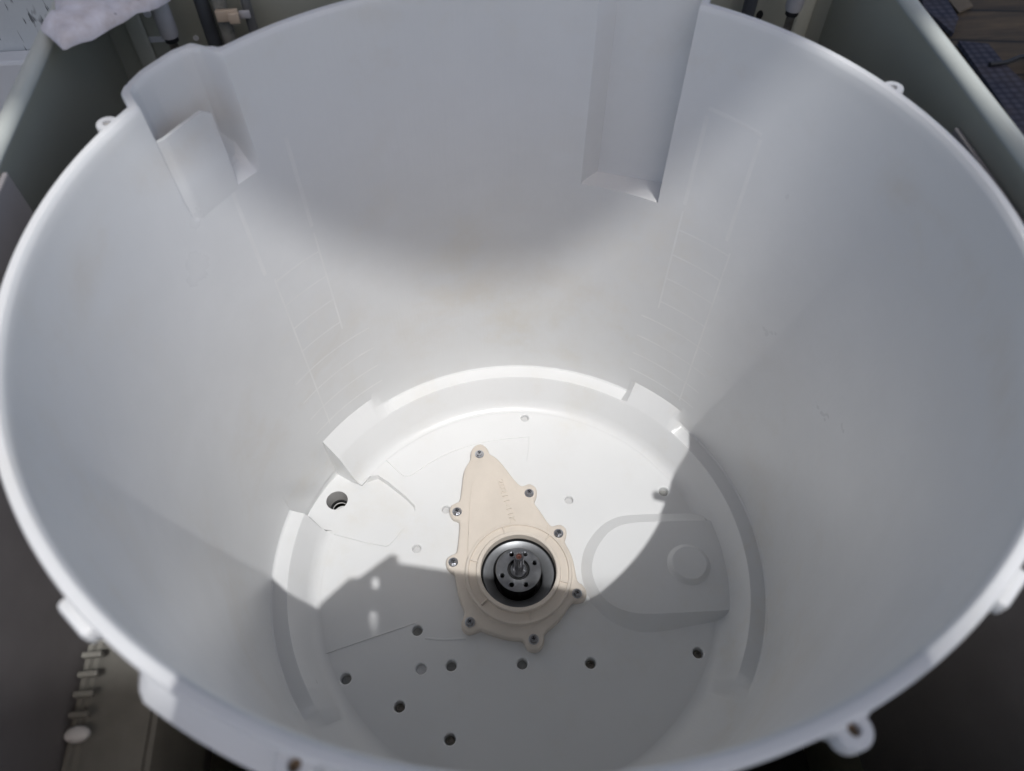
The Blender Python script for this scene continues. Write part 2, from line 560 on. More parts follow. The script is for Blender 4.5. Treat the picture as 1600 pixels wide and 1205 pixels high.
cbox('corner_post', (CX0 + .016, CY1 - .006, -0.11), (CX0 + .030, CY1 - .0008, 0.49), M_PANEL, 0.0025, 60)
cbox('corner_post', (CX1 - .030, CY1 - .006, -0.11), (CX1 - .016, CY1 - .0008, 0.49), M_PANEL, 0.0025, 60)
# pale and black plates painted in for see-through holes in the back panel
def disc_y(name, pix, r, mat, ry=None):
    q = on_y(pix, CY1 - 0.001)
    vs, n = [], 20
    for yy in (CY1 - 0.0012, CY1 - 0.0002):
        for k in range(n):
            t = 2 * PI * k / n
            vs.append((q.x + r * math.cos(t), yy, q.z - GZ + (ry or r) * math.sin(t)))
    fs = [tuple(range(n)), tuple(range(n, 2 * n))] + [(k, (k + 1) % n, n + (k + 1) % n, n + k) for k in range(n)]
    return link(name, vs, fs, mat, cab)
disc_y('pale_hole_disc', (230, 22), 0.0030, M_WHITE)
disc_y('pale_hole_disc', (306, 60), 0.0022, M_WHITE)
q = on_y((242, 61), CY1)
cbox('pale_slit_plate', (q.x - 0.009, CY1 - 0.0014, q.z - 0.0022), (q.x + 0.009, CY1 - 0.0003, q.z + 0.0022), M_WHITE)
disc_y('round_hole', (1187, 24), 0.0028, M_BLACK, 0.0040)
q = on_y((1254, 20), CY1)
cbox('slot', (q.x - 0.006, CY1 - 0.0014, q.z - 0.0022), (q.x + 0.006, CY1 - 0.0003, q.z + 0.0022), M_BLACK)
# bracket rail low on the left side
bm = bmesh.new()
zt = 0.275 - GZ
pr = [(CX0 + .0045, zt - 0.10), (CX0 + .0045, zt + 0.012), (CX0 + 0.012, zt + 0.012), (CX0 + 0.020, zt), (CX0 + 0.046, zt - 0.012), (CX0 + 0.052, zt - 0.03), (CX0 + 0.052, zt - 0.10)]
vr = [[bm.verts.new((x, y, z)) for x, z in pr] for y in (-0.30, -0.128)]
for k in range(len(pr)):
    bm.faces.new((vr[0][k], vr[0][(k + 1) % len(pr)], vr[1][(k + 1) % len(pr)], vr[1][k]))
bm.faces.new(vr[0]); bm.faces.new(vr[1])
bmesh.ops.bevel(bm, geom=bm.edges[:], offset=0.003, segments=2, affect='EDGES')
brk = bobj('side_bracket', bm, M_DARKPLASTIC, cab, 40)
for y in (-0.140, -0.152, -0.164, -0.176, -0.228):
    b2 = bmesh.new(); add_box(b2, (CX0 + 0.0055, y - 0.0018, zt + 0.0125), (CX0 + 0.018, y + 0.0018, zt + 0.018), 0.001)
    bobj('rib', b2, M_DARKPLASTIC, brk)
b2 = bmesh.new()
bmesh.ops.create_uvsphere(b2, u_segments=20, v_segments=12, radius=1.0, matrix=Matrix.Translation((CX0 + 0.012, -0.187, zt + 0.014)) @ Matrix.Diagonal((0.0078, 0.0050, 0.0045, 1)))
bobj('glint_bead', b2, M_WHITE, brk, 60)  # white bead painted in for a sunlit glint
tag(tube('dark_gap_strip', [(on_z(p, -0.11)[0], on_z(p, -0.11)[1], -0.111) for p in [(1300, 1142), (1370, 1131), (1480, 1112), (1600, 1089), (1720, 1066)]], 0.0045, M_BLACK),  # black tube put in as the darkness of a gap in the base
    'black strip standing in for a dark gap across the cabinet base in front right of the tub', 'cable')

# ================================================================== TUB
tub = thing('wash_tub', 'large round white plastic washing machine tub seen from above with a stained rim', 'tub', (0, 0, 0))

def rwall(z):
    return R1 + (RI - R1) * (z - Z1) / (H - Z1)

def lerp_tab(t, tab):
    if t <= tab[0][0]: return tab[0][1]
    for (a, va), (b, vb) in zip(tab, tab[1:]):
        if t <= b:
            return va + (vb - va) * (t - a) / (b - a)
    return tab[-1][1]

# outward pockets: extra radius as a function of the angle (degrees)
RP_A, RP_B = (0.1001, 0.2633), (0.1527, 0.2427)      # back wall of the long channel
def rp_extra(t, z):
    if not 55.0 < t < 73.0: return 0.0
    rb = rwall(z)
    dx, dy = RP_B[0] - RP_A[0], RP_B[1] - RP_A[1]
    c, s = math.cos(rad(t)), math.sin(rad(t))
    den = c * dy - s * dx
    back = (RP_A[0] * dy - RP_A[1] * dx) / den + 0.6 * (rwall(z) - rwall(0.318))
    left = lerp_tab(t, [(69.3, 9.0), (69.31, back - rb), (71.9, 0.0)]) if t > 69.3 else 9
    right = lerp_tab(t, [(55.80, 0.0), (56.15, 1.0)])
    return max(0.0, min(back - rb, left) * (right if t < 56.15 else 1))
LP = [(134.2, 0.0), (134.75, 0.004), (135.3, 0.0150), (136.4, 0.0210), (138, 0.0228), (143.4, 0.0215), (146.2, 0.0185), (147.5, 0.0148), (149.35, 0.001), (149.7, 0.0)]
def lp_extra(t):
    return lerp_tab(t, LP)
ZR = 0.3172      # bottom of the long channel
ZL1, ZL2 = 0.4685, 0.4125    # bottoms of the corner pocket, above the plate and in the narrow slot
TS = 139.35      # plate edge
def extra(t, z, eps=0.0):
    """eps widens the pockets for the outside skin"""
    e = 0.0
    if z >= ZR - eps:
        e = rp_extra(t, z)
        if eps and 54.8 <= t <= 73.2:
            e = max(rp_extra(tt, z) for tt in (t - 0.9, t, t + 0.9))
    if t > 120:
        e2 = lp_extra(t)
        if eps:
            e2 = max(lp_extra(tt) for tt in (t - 0.9, t, t + 0.9))
        zb = ZL2 - 0.011
        if not eps:
            e2 *= max(0.0, min(1.0, (z - 0.4015) / 0.021))
        if z >= zb - eps:
            e = max(e, e2)
    return e

P_NORM = [(.2533, .0580), (.2516, .0415), (.2500, .0400), (.2355, .0396), (.2338, .0378), (.2232, .0120), (.2185, .0044), (.2143, .0014), (.2114, .0003), (.2098, .00005)]
P_FACT = [(.2533, .0600), (.2470, .0525), (.2455, .0507), (.2370, .0405), (.2342, .0372), (.2234, .0122), (.2186, .0044), (.2143, .0014), (.2116, .0003), (.2104, .00005)]
P_SUMP = [(.2533, .0580), (.2518, .0300), (.2508, .0200), (.2498, .0080), (.2490, .0), (.2482, -.0040), (.2465, -.0100), (.2440, -.0105), (.2420, -.0107), (.2400, -.0108)]
P_FRON = [(.2528, .0580), (.2500, .0440), (.2490, .0410), (.2385, .0240), (.2362, .0208), (.2260, .0095), (.2205, .0046), (.2150, .0015), (.2114, .0003), (.2098, .00005)]
def th_at(p, z=0.04):
    x, y = on_z(p, z)
    return math.degrees(math.atan2(y, x)) % 360
TF1 = th_at((486, 1138)); TF2 = th_at((1156, 1084))
S0, S1 = 143.2, 161.2
def lower(t):
    t = t % 360
    wf = lerp_tab(t, [(34.0, 0), (38.4, 1), (51.4, 1), (53.2, 0), (121.8, 0), (127.2, 1), (S0, 1), (S0 + .01, 0)])
    ws = lerp_tab(t, [(S0, 0), (S0 + .15, 1), (S1 - .6, 1), (S1, 0)])
    wn = lerp_tab(t, [(TF1 - 8.0, 0), (TF1 - 3, .35), (TF1 + .5, 1), (TF2 - .5, 1), (TF2 + 3, .35), (TF2 + 8.0, 0)])
    out = []
    for a, b, c, d in zip(P_NORM, P_FACT, P_SUMP, P_FRON):
        w0 = max(0.0, 1 - wf - ws - wn)
        r = w0 * a[0] + wf * b[0] + ws * c[0] + wn * d[0]
        z = w0 * a[1] + wf * b[1] + ws * c[1] + wn * d[1]
        k = w0 + wf + ws + wn
        out.append((r / k, z / k))
    return out

ths = set(np.round(np.arange(0, 360, 1.0), 3))
for a, b, st in ((54.5, 73.5, 0.35), (133.6, 150.4, 0.35), (33, 40, 0.5), (50, 54, 0.3), (121, 128, 0.5), (160, 162, 0.2)):
    ths |= set(np.round(np.arange(a, b, st), 3))
ths |= {54.9, 55.25, 55.8, 56.15, 69.3, 71.9, 72.8, TS, TS + 0.1, TS + 0.02, 148.3, 134.2, 149.35, 149.7, S0, S0 + .15, S1 - .6, S1, 34.0, 38.4, 51.4, 53.2, 121.8, 127.2}
ths |= {round(x, 3) for x in (TF1 - 8.0, TF1 - 3, TF1 + .5, TF2 - .5, TF2 + 3, TF2 + 8.0)}
T0 = sorted(ths)
TH = [T0[0]]
for t in T0[1:]:
    if t - TH[-1] > 0.015:
        TH.append(t)
E = 0.0009
zrows = set(np.round(np.arange(0.07, H - 0.008, 0.008), 4))
zrows = {z for z in zrows if min(abs(z - k) for k in (ZR, ZL1, ZL2)) > 0.003}
zrows |= {ZR - E, ZR + E, ZL1 - E, ZL1 + E, ZL2 - E, ZL2 + E, 0.4255, 0.4015, 0.4225, 0.409}
ZS = sorted(zrows, reverse=True)
cols = []
TB = 0.0036
for t in TH:
    c, s = math.cos(rad(t)), math.sin(rad(t))
    col = []
    # outside skin, bottom to top
    lowt = t % 360
    bul = lerp_tab(lowt, [(228.5, 0), (231.5, 0.0125), (258, 0.0125), (260, 0)])
    for z in (-0.03, 0.08, 0.20, ZR - 0.007, ZR - 0.0045, 0.36, ZL2 - 0.020, ZL2 - 0.0165, 0.44, ZL1 - 0.006, ZL1 - 0.0045, 0.474, 0.4835):
        bb = bul if 0.25 < z < 0.48 else (bul * 0.25 if z > 0.48 else 0)
        col.append((rwall(z) + TB + extra(t, z, 0.005) + bb, z))
    et = extra(t, H)
    eo = max(extra(t, H, 0.005) - 0.001, 0) if et < extra(t, H, 0.005) - 0.0015 else et
    eo = et if abs(eo - et) < 0.001 else min(eo, et + 0.006)
    col += [(0.2722 + eo, H - 0.0115), (0.2750 + eo, H - 0.0105), (0.2754 + eo, H - 0.0022), (0.2744 + eo, H - 0.0004), (0.2722 + et, H), (0.2700 + et, H - 0.0005), (0.2686 + et, H - 0.0022), (0.2679 + et, H - 0.0045)]
    for z in ZS:
        col.append((rwall(z) + extra(t, z), z))
    col += lower(t)
    cols.append([(r * c, r * s, z) for r, z in col])
n = len(cols[0])
vs = [p for col in cols for p in col]
fs = []
for i in range(len(cols)):
    j = (i + 1) % len(cols)
    for k in range(n - 1):
        fs.append((i * n + k, j * n + k, j * n + k + 1, i * n + k + 1))
link('tub_wall', vs, fs, M_TUB, tub, 28)

# ---- baffle plate standing in front of the corner pocket
def plate_d(z):
    return lerp_tab(z, [(0.392, -0.0006), (0.402, 0.0004), (0.4255, 0.0018), (ZL1, 0.0012)])
pts = [(139.3, 0.392), (148.9, 0.392), (148.75, 0.42), (148.45, 0.4665), (148.3, ZL1), (140.3, ZL1), (139.65, 0.467), (139.3, 0.4625)]
PT, PZ = np.linspace(139.3, 148.9, 25), np.linspace(0.392, ZL1, 19)
pvv, pff = [], []
for side in (0, 1):
    for z in PZ:
        for k, t in enumerate(PT):
            tmax = lerp_tab(z, [(0.392, 149.9), (0.42, 149.9), (ZL1, 149.8)])
            tmin = 139.3 + max(0.0, (z - (ZL1 - 0.005)) / 0.005) ** 2 * 1.0
            tt = tmin + (tmax - tmin) * k / 24
            zz = z - (0.0012 * max(0, (z - 0.46) / 0.0085)) * (1 if k in (0,) else 0)
            r = rwall(z) - (plate_d(z) + 0.0008) * max(0.0, min(1.0, (149.6 - tt) / 1.6)) + 0.0008 + side * 0.0028
            pvv.append((r * math.cos(rad(tt)), r * math.sin(rad(tt)), zz))
nk = 25 * 19
for side in (0, 1):
    for a in range(18):
        for k in range(24):
            b0 = side * nk + a * 25 + k
            pff.append((b0, b0 + 1, b0 + 26, b0 + 25))
rim_idx = [k for k in range(25)] + [a * 25 + 24 for a in range(1, 19)] + [18 * 25 + k for k in range(23, -1, -1)] + [a * 25 for a in range(17, 0, -1)]
for i in range(len(rim_idx)):
    a, b = rim_idx[i], rim_idx[(i + 1) % len(rim_idx)]
    pff.append((a, b, b + nk, a + nk))
link('baffle_plate', pvv, pff, M_TUB, tub, 30)

# ---- floor sheet with dimples, motor bump and the cut for the sump
SUMP_PIX = [(593, 742), (648, 787), (649, 800), (613, 850), (600, 856), (500, 830), (485, 812)]
sp_in = [on_z(p) for p in SUMP_PIX]
FR = 0.2140
def onr(t, r): return (r * math.cos(rad(t)), r * math.sin(rad(t)))
outer = [onr(t, FR) for t in np.arange(S1 + 0.4, 360 + 140.2, 1.0)] + [onr(140.3, FR)]
corner = smooth_open([(-0.1552, 0.1375)] + sp_in[:-1], 1)
notch = corner + [onr(S1 - 1.0, 0.2143)]
floor_outer = outer + notch
loops = [(floor_outer, -0.0002)]
DIM = [((820, 650), 0), ((889, 781), 0), ((1037, 768), 1), ((651, 857), 0), ((697, 796), 0), ((652, 985), 1), ((658, 1045), 0),
       ((705, 1040), 1), ((816, 1037), 1), ((923, 1036), 2), ((1091, 1020), 2), ((534, 1064), 1), ((624, 1104), 2), ((703, 1155), 2)]
DEEP = []
for p, k in DIM:
    x, y = on_z(p)
    rr_ = math.hypot(x, y)
    if rr_ > 0.2022:
        x, y = x * 0.2022 / rr_, y * 0.2022 / rr_
    d = (0.0045, 0.0070, 0.0085)[k]
    sc_ = 0.86 if k == 0 and p[1] < 900 else 1.0
    loops += [(circ(x, y, 0.0066 * sc_), -0.0001), (circ(x, y, 0.0056 * sc_), -0.0007), (circ(x, y, 0.0050 * sc_), -d)]
    DEEP.append((x, y, d, k, sc_))
def clip_r(pts, rmax):
    o = []
    for x, y in pts:
        r = math.hypot(x, y)
        o.append((x, y) if r < rmax else (x * rmax / r, y * rmax / r))
    return o
U_OUT = [(1095, 802), (985, 803), (958, 808), (934, 824), (913, 853), (907, 880), (908, 903), (919, 936), (940, 960), (970, 981), (1005, 991), (1047, 986), (1089, 977), (1127, 970)]
U_IN = [(1097, 815), (1029, 815), (979, 817), (952, 829), (934, 853), (925, 877), (925, 900), (940, 933), (964, 951), (1000, 960), (1050, 958), (1089, 956), (1126, 955)]
bx, by = on_z((1076, 882), 0.0095)
def ext_r(p, rr):
    return (math.sqrt(rr * rr - p[1] ** 2), p[1])
uo = [on_z(p) for p in U_OUT]; ui = [on_z(p, 0.0095) for p in U_IN]
uo = smooth_open([ext_r(uo[0], 0.2275)] + uo[1:-1] + [ext_r(uo[-1], 0.2275)], 2)
ui = smooth_open([ext_r(ui[0], 0.2275)] + ui[1:-1] + [ext_r(ui[-1], 0.2275)], 2)
def arc_close(pts, rr):
    a0 = math.atan2(pts[-1][1], pts[-1][0]); a1 = math.atan2(pts[0][1], pts[0][0])
    return pts + [(rr * math.cos(a), rr * math.sin(a)) for a in np.linspace(a0, a1, 13)[1:-1]]
uo, ui = arc_close(uo, 0.2275), arc_close(ui, 0.2270)
pl_loops = [(uo, -0.0006), (ui, 0.0095), (circ(bx, by, 0.0232, 40), 0.0096), (circ(bx, by, 0.0222, 40), 0.0104), (circ(bx, by, 0.0190, 40), 0.0142), (circ(bx, by, 0.0178, 40), 0.0150)]
pv, pf = cdt_sheet(uo, pl_loops)
link('motor_bump', pv, pf, M_FLOOR, tub, 14)
hub_hole = circ(0, 0, 0.0405, 48)
loops.append((hub_hole, -0.0002))
fv, ff = cdt_sheet(floor_outer, loops, [hub_hole])
floor = link('tub_floor', fv, ff, M_FLOOR, tub, 10)
M_SHADEPLUG = simple('shaded_plug', (0.27, 0.27, 0.26), 0.6, var=0.15, scale=300)  # darker plug tone painted for the shaded dimples
M_LITPLUG = simple('lit_plug', (0.55, 0.55, 0.55), 0.5, var=0.08, scale=300)  # lighter plug tone painted for the sunlit dimples
for x, y, d, k, s in DEEP:
    if k < 2:
        lathe('dimple_plug', [(0.0049 * s, -d + 0.0002), (0.0046 * s, -d + 0.0006), (0.0001, -d + 0.0006)], M_SHADEPLUG if k else M_LITPLUG, tub, 20, 30, x, y)
    if k == 2:
        lathe('sunk_screw', [(0.0044, -d + 0.0002), (0.0042, -d + 0.0022), (0.0022, -d + 0.003), (0.0016, -d + 0.0012), (0.0001, -d + 0.0012)],
              simple('dirty_screw', (0.22, 0.20, 0.17), 0.55, 0.5, 0.4, 500), tub, 20, 30, x, y)

# ---- sump: recessed sloping tray with the drain hole
so_ = notch + [onr(S1 + 0.3, 0.2475), onr(156, 0.2485), onr(149, 0.2485), onr(142.9, 0.2485), onr(142.9, 0.2128), onr(141, 0.2124)]
nrm = Vector((0.354, 0.935))
def sump_z(p):
    d = (Vector(p) - Vector((-0.1435, 0.0463))).dot(nrm)
    return -0.0009 - 0.085 * max(0, d)
hx, hy = on_z((527, 783), -0.006)
hole = circ(hx, hy, 0.0122, 36)
inn = offset_loop(so_, 0.0012)
loops = [(so_, 0.0002), (inn, [sump_z(p) for p in inn]), (hole, [sump_z(p) for p in hole]), (circ(hx, hy, 0.0134, 36), [sump_z(p) for p in circ(hx, hy, 0.0134, 36)]),
         ]
z0 = 0.0002
lp0 = (so_, [(-0.0002 if i < len(notch) else sump_z(p)) for i, p in enumerate(so_)])
loops[0] = lp0
sv, sf = cdt_sheet(so_, loops, [hole])
link('sump_tray', sv, sf, M_FLOOR, tub, 28)
zc = sump_z((hx, hy))
sk = so_[len(notch) - 1:] + so_[:1]
kk = len(sk)
link('sump_edge', [(x, y, sump_z((x, y)) - 0.0005) for x, y in sk] + [(x, y, 0.0012) for x, y in sk], [(i, i + 1, kk + i + 1, kk + i) for i in range(kk - 1)], M_FLOOR, tub)
v1, f1 = lathe_data([(0.01225, 0.0), (0.0120, -0.004), (0.0118, -0.022), (0.0085, -0.024)], 36, hx, hy)
v1 = [(x, y, (sump_z((x, y)) - 0.0001 if abs(z) < 1e-9 else zc + z)) for x, y, z in v1]
link('drain_sleeve', v1, f1, M_HOLEGREY, tub, 40)
lathe('drain_seal', [(0.0116, zc - 0.0212), (0.0110, zc - 0.0195), (0.0094, zc - 0.0195), (0.0088, zc - 0.022)], M_BLACK, tub, 36, 40, hx, hy)
lathe('drain_bottom', [(0.0100, zc - 0.034), (0.0001, zc - 0.034)], M_FLOOR, tub, 24, 40, hx, hy)

# ---- thin moulded lines on the floor
def ridge(name, pts, w=0.0011, h=0.0007, z=0.0, mat=None):
    vs, fs = [], []
    P = [Vector(p) for p in pts]
    for i, p in enumerate(P):
        d = (P[min(i + 1, len(P) - 1)] - P[max(i - 1, 0)]).normalized()
        nn = Vector((-d.y, d.x))
        k = 0.15 if i in (0, len(P) - 1) else 1
        for u, hh in ((-w, -0.0004), (-w * 0.35, h * k), (w * 0.35, h * k), (w, -0.0004)):
            vs.append((p.x + nn.x * u, p.y + nn.y * u, z + hh))
    for i in range(len(P) - 1):
        for k in range(3):
            fs.append((4 * i + k, 4 * i + k + 1, 4 * i + k + 5, 4 * i + k + 4))
    return link(name, vs, fs, mat or M_FLOOR, tub, 30)
ridge('moulded_line', smooth_open([on_z(p) for p in [(490, 1028), (570, 1000), (630, 980), (652, 972)]], 1), 0.0010, 0.0008)
ridge('moulded_line', smooth_open([on_z(p) for p in [(598, 713), (615, 730), (631, 745), (645, 742), (672, 722), (715, 701), (765, 688), (827, 682)]], 2), 0.0010, 0.0006)
ridge('moulded_line', [on_z(p) for p in [(827, 682), (826, 700), (823, 722)]], 0.0008, 0.0006)
ridge('moulded_line', smooth_open([on_z(p) for p in [(664, 997), (690, 1000), (728, 998)]], 1), 0.0016, 0.0008)

# ---- shallow ladder of ribs showing through the wall (two of them)
def wall_strip(vs, fs, a, b, w=0.0018, h=0.00005, nseg=10):
    """raised hairline on the wall from (angle, z) a to b"""
    base = len(vs)
    A, B = Vector(a), Vector(b)
    L = Vector(((B.x - A.x) * rad(1) * 0.26, B.y - A.y))
    d = L.normalized()
    nn = Vector((-d.y, d.x))
    for i in range(nseg + 1):
        f = i / nseg
        t, z = A.x + (B.x - A.x) * f, A.y + (B.y - A.y) * f
        for u, hh in ((-w, -0.0002), (-w * 0.4, h), (w * 0.4, h), (w, -0.0002)):
            tt = t + math.degrees(nn.x * u / 0.26); zz = z + nn.y * u
            r = rwall(zz) - hh
            vs.append((r * math.cos(rad(tt)), r * math.sin(rad(tt)), zz))
    for i in range(nseg):
        for k in range(3):
            fs.append((base + 4 * i + k, base + 4 * i + k + 1, base + 4 * i + k + 5, base + 4 * i + k + 4))
def ladder(t0, t1, tw0, tw1):
    vs, fs = [], []
    for z in (0.296, 0.265, 0.2335, 0.2005):
        wall_strip(vs, fs, (t0, z), (t1, z))
    for z in (0.170, 0.138, 0.108, 0.080):
        wall_strip(vs, fs, (tw0, z), (tw1, z))
    wall_strip(vs, fs, (t0, 0.075), (t0, 0.30))
    wall_strip(vs, fs, (t1, 0.19), (t1, 0.318))
    wall_strip(vs, fs, (t0 + 1.5, 0.31), (t0 + 1.5, 0.415), 0.0036, 0.00004)
    wall_strip(vs, fs, (t1, 0.325), (t1, 0.415), 0.0036, 0.00004)
    if t0 < 90:
        wall_strip(vs, fs, (t0 + 1.5, 0.419), (t1, 0.422), 0.0036, 0.00004)
    link('wall_ribs', vs, fs, M_RIB, tub, 60)
ladder(38.6, 50.4, 34.4, 54.0)
ladder(139.3, 128.3, 144.0, 122.0)

# ---- screw lugs round the rim
def lug(t, length=0.0038, rad_=0.0068):
    c, s = math.cos(rad(t)), math.sin(rad(t))
    N_ = 32
    r0 = 0.2735
    cx = r0 + length
    outp, inp = [], []
    for k in range(N_):
        a = 2 * PI * k / N_
        ca, sa = math.cos(a), math.sin(a)
        if ca >= -0.2:
            outp.append((cx + rad_ * ca, rad_ * sa))
        else:
            f = min(1.0, (-ca - 0.2) / 0.45)
            outp.append((cx + rad_ * ca - f * (length - rad_ * 0.9) , rad_ * sa + math.copysign(1, sa) * 0.004 * f if abs(sa) > 0.25 else rad_ * sa * 2.0))
        inp.append((cx + 0.0027 * ca, 0.0027 * sa))
    vs, fs = [], []
    za, zb = H - 0.014, H - 0.0035
    for pts, z in ((outp, za), (outp, zb - 0.001), ([(x * 1 - (x - cx) * 0.08, y * 0.92) for x, y in outp], zb), (inp, zb), (inp, za)):
        for x, y in pts:
            vs.append((x * c - y * s, x * s + y * c, z))
    for i in range(5):
        j = (i + 1) % 5
        for k in range(N_):
            k2 = (k + 1) % N_
            fs.append((i * N_ + k, i * N_ + k2, j * N_ + k2, j * N_ + k))
    o = link('screw_lug', vs, fs, M_TUB, tub, 40)
    q = o
    v2, f2 = lathe_data([(0.0027, zb - 0.004), (0.0001, zb - 0.0045)], 16, cx * c, cx * s)
    link('hole_bottom', v2, f2, simple('stained_hole', (0.24, 0.17, 0.11), 0.8, var=0.3, scale=400), o)
    return o
for t, ln in ((24.4, 0.0066), (153.4, 0.0066), (-71.2, 0.0042), (-113.4, 0.0042)):
    lug(t, ln, 0.0070)
for t in (-51.5, -136.0):
    b2 = bmesh.new()
    add_box(b2, (0.2735, -0.0105, H - 0.016), (0.2805, 0.0105, H - 0.0045), 0.0028)
    o = bobj('rim_nub', b2, M_TUB, tub, 40)
    o.rotation_euler = (0, 0, rad(t))
# unseen rod added on the right cabinet edge to cast a shadow beside a dimple
tube('shadow_rod', [(0.3005, -0.178, 0.4995 - GZ), (0.297, -0.178, 0.535 - GZ), (0.270, -0.177, 0.590 - GZ), (0.2385, -0.1758, 0.621 - GZ)], 0.0055, M_ROD, cab)

# ================================================================== SEAL COVER
ZF = 0.0085
cov = thing('seal_cover', 'teardrop shaped beige plastic cover screwed to the centre of the tub floor', 'cover', (0, 0, 0))
OUT = [(345, 112), (372, 120), (390, 142), (394, 162), (430, 180), (470, 225), (510, 280), (545, 318), (562, 322), (592, 308), (622, 322), (634, 350), (624, 385), (614, 402), (650, 450),
       (690, 510), (708, 522), (742, 508), (772, 525), (780, 556), (768, 590), (772, 606), (797, 650), (814, 700), (824, 760), (832, 795), (860, 810), (880, 848), (868, 882), (838, 894), (808, 892),
       (790, 912), (760, 960), (720, 1005), (676, 1040), (664, 1060), (668, 1090), (650, 1128), (615, 1140), (580, 1125), (568, 1092), (553, 1080), (500, 1078), (440, 1065), (380, 1042), (350, 1030),
       (325, 1044), (290, 1052), (262, 1032), (255, 1000), (268, 968), (275, 945), (250, 890), (236, 830), (229, 782), (222, 752), (200, 742), (180, 716), (182, 682), (205, 662), (230, 655), (238, 635),
       (246, 560), (249, 502), (240, 490), (212, 482), (196, 450), (202, 420), (226, 405), (250, 398), (259, 330), (266, 260), (280, 222), (303, 192), (302, 158), (315, 128)]
opx = [(640 + x / 3.172, 660 + y / 3.172) for x, y in OUT]
ol = smooth_loop([on_z(p, 0.004) for p in opx], 1)
in1 = offset_loop(ol, 0.0009)
in2 = offset_loop(ol, 0.0022)
ring_n = 96
hole54 = circ(0, 0, 0.0545, ring_n)
loops = [(ol, ZF - 0.0028), (in1, ZF - 0.0008), (in2, ZF), (hole54, ZF)]
cv, cf = cdt_sheet(ol, loops, [hole54])
bn = len(cv)
cv += [(x, y, ZF - 0.0028) for x, y in ol] + [(x * 1.004, y * 1.004, 0.0001) for x, y in ol]
m_ = len(ol)
cf += [(bn + i, bn + (i + 1) % m_, bn + m_ + (i + 1) % m_, bn + m_ + i) for i in range(m_)]
link('flange', cv, cf, M_BEIGE, cov, 35)
# stepped ring round the opening
lathe('ring', [(0.0585, ZF - 0.0004), (0.0570, ZF + 0.0006), (0.0562, ZF + 0.0048), (0.0548, ZF + 0.0054), (0.0535, ZF + 0.0054), (0.0529, ZF + 0.0032), (0.0452, ZF + 0.0034),
               (0.0446, ZF + 0.0078), (0.0440, ZF + 0.0084), (0.0412, ZF + 0.0084), (0.0402, ZF + 0.0076), (0.0400, ZF + 0.0060), (0.0398, -0.024)], M_BEIGE, cov, ring_n, 30)
# five little walls in the channel of the ring
def img_ang(p):
    x, y = on_z(p, ZF + 0.004); return math.atan2(y, x)
for p in [(640 + 465 / 3.172, 660 + 530 / 3.172), (640 + 678 / 3.172, 660 + 580 / 3.172), (640 + 742 / 3.172, 660 + 785 / 3.172), (640 + 592 / 3.172, 660 + 945 / 3.172), (640 + 370 / 3.172, 660 + 890 / 3.172), (640 + 312 / 3.172, 660 + 685 / 3.172)]:
    b2 = bmesh.new()
    add_box(b2, (0.0444, -0.0007, ZF + 0.003), (0.0532, 0.0007, ZF + 0.0056), 0.0003)
    o = bobj('ring_rib', b2, M_BEIGE, cov, 40)
    o.rotation_euler = (0, 0, img_ang(p))
# raised web between the ring and the narrow end
wp = [(736, 762), (745, 742), (762, 733), (780, 735), (797, 752), (828, 789), (856, 822)]
wl = [(733, 800), (731.5, 845), (731, 880)]
poly = [on_z(p, ZF) for p in wp] + [on_z(p, ZF) for p in [(850, 850), (806, 850), (740, 870)]] + [on_z(p, ZF) for p in reversed(wl)]
top = offset_loop(poly, 0.0012)
def web_z(p):
    y = p[1]
    return ZF + 0.0002 + 0.0030 * max(0.0, min(1.0, (0.125 - y) / 0.075))
vs = [(x, y, ZF - 0.0006) for x, y in poly] + [(x, y, web_z((x, y))) for x, y in top]
k = len(poly)
fs = [(i, (i + 1) % k, k + (i + 1) % k, k + i) for i in range(k)]
tri = delaunay_2d_cdt([Vector(p) for p in top], [(i, (i + 1) % k) for i in range(k)], [], 1, 1e-6)
tv = [tuple(v) for v in tri[0]]
ob_ = len(vs)
vs += [(x, y, web_z((x, y))) for x, y in tv]
fs += [tuple(ob_ + i for i in f) for f in tri[2]]
web = link('web', vs, fs, M_BEIGE, cov, 25)
bm = bmesh.new(); bm.from_mesh(web.data)
# cut the part of the web that would lie inside the ring
bmesh.ops.remove_doubles(bm, verts=bm.verts, dist=1e-6)
bmesh.ops.subdivide_edges(bm, edges=bm.edges[:], cuts=5, use_grid_fill=True)
dead = [f for f in bm.faces if math.hypot(f.calc_center_median().x, f.calc_center_median().y) < 0.0535]
bmesh.ops.delete(bm, geom=dead, context='FACES')
for v in bm.verts:
    if v.co.z > ZF: v.co.z = web_z((v.co.x, v.co.y))
bm.to_mesh(web.data); bm.free()
web.data.polygons.foreach_set('use_smooth', [True] * len(web.data.polygons)); web.data.set_sharp_from_angle(angle=rad(25))
# raised date code
fc = bpy.data.curves.new('code', 'FONT')
fc.body = '20211-11K'
fc.size = 0.0092
fc.extrude = 0.0008
fc.align_x = 'CENTER'; fc.align_y = 'CENTER'
fc.space_character = 1.02
tmp = bpy.data.objects.new('code_tmp', fc)
COL.objects.link(tmp)
dg = bpy.context.evaluated_depsgraph_get()
tme = bpy.data.meshes.new_from_object(tmp.evaluated_get(dg))
bpy.data.objects.remove(tmp)
a, b_ = Vector(on_z((781, 750), ZF)), Vector(on_z((801, 818), ZF))
mid_ = (a + b_) / 2
o = finish('raised_code', tme, M_BEIGE, cov)
o.rotation_euler = (0, rad(-2.3), math.atan2((b_ - a).y, (b_ - a).x))
o.location = (mid_.x, mid_.y, web_z((mid_.x, mid_.y)) + 0.0003)
sx_ = (b_ - a).length / max(1e-6, max(v.co.x for v in tme.vertices) - min(v.co.x for v in tme.vertices))
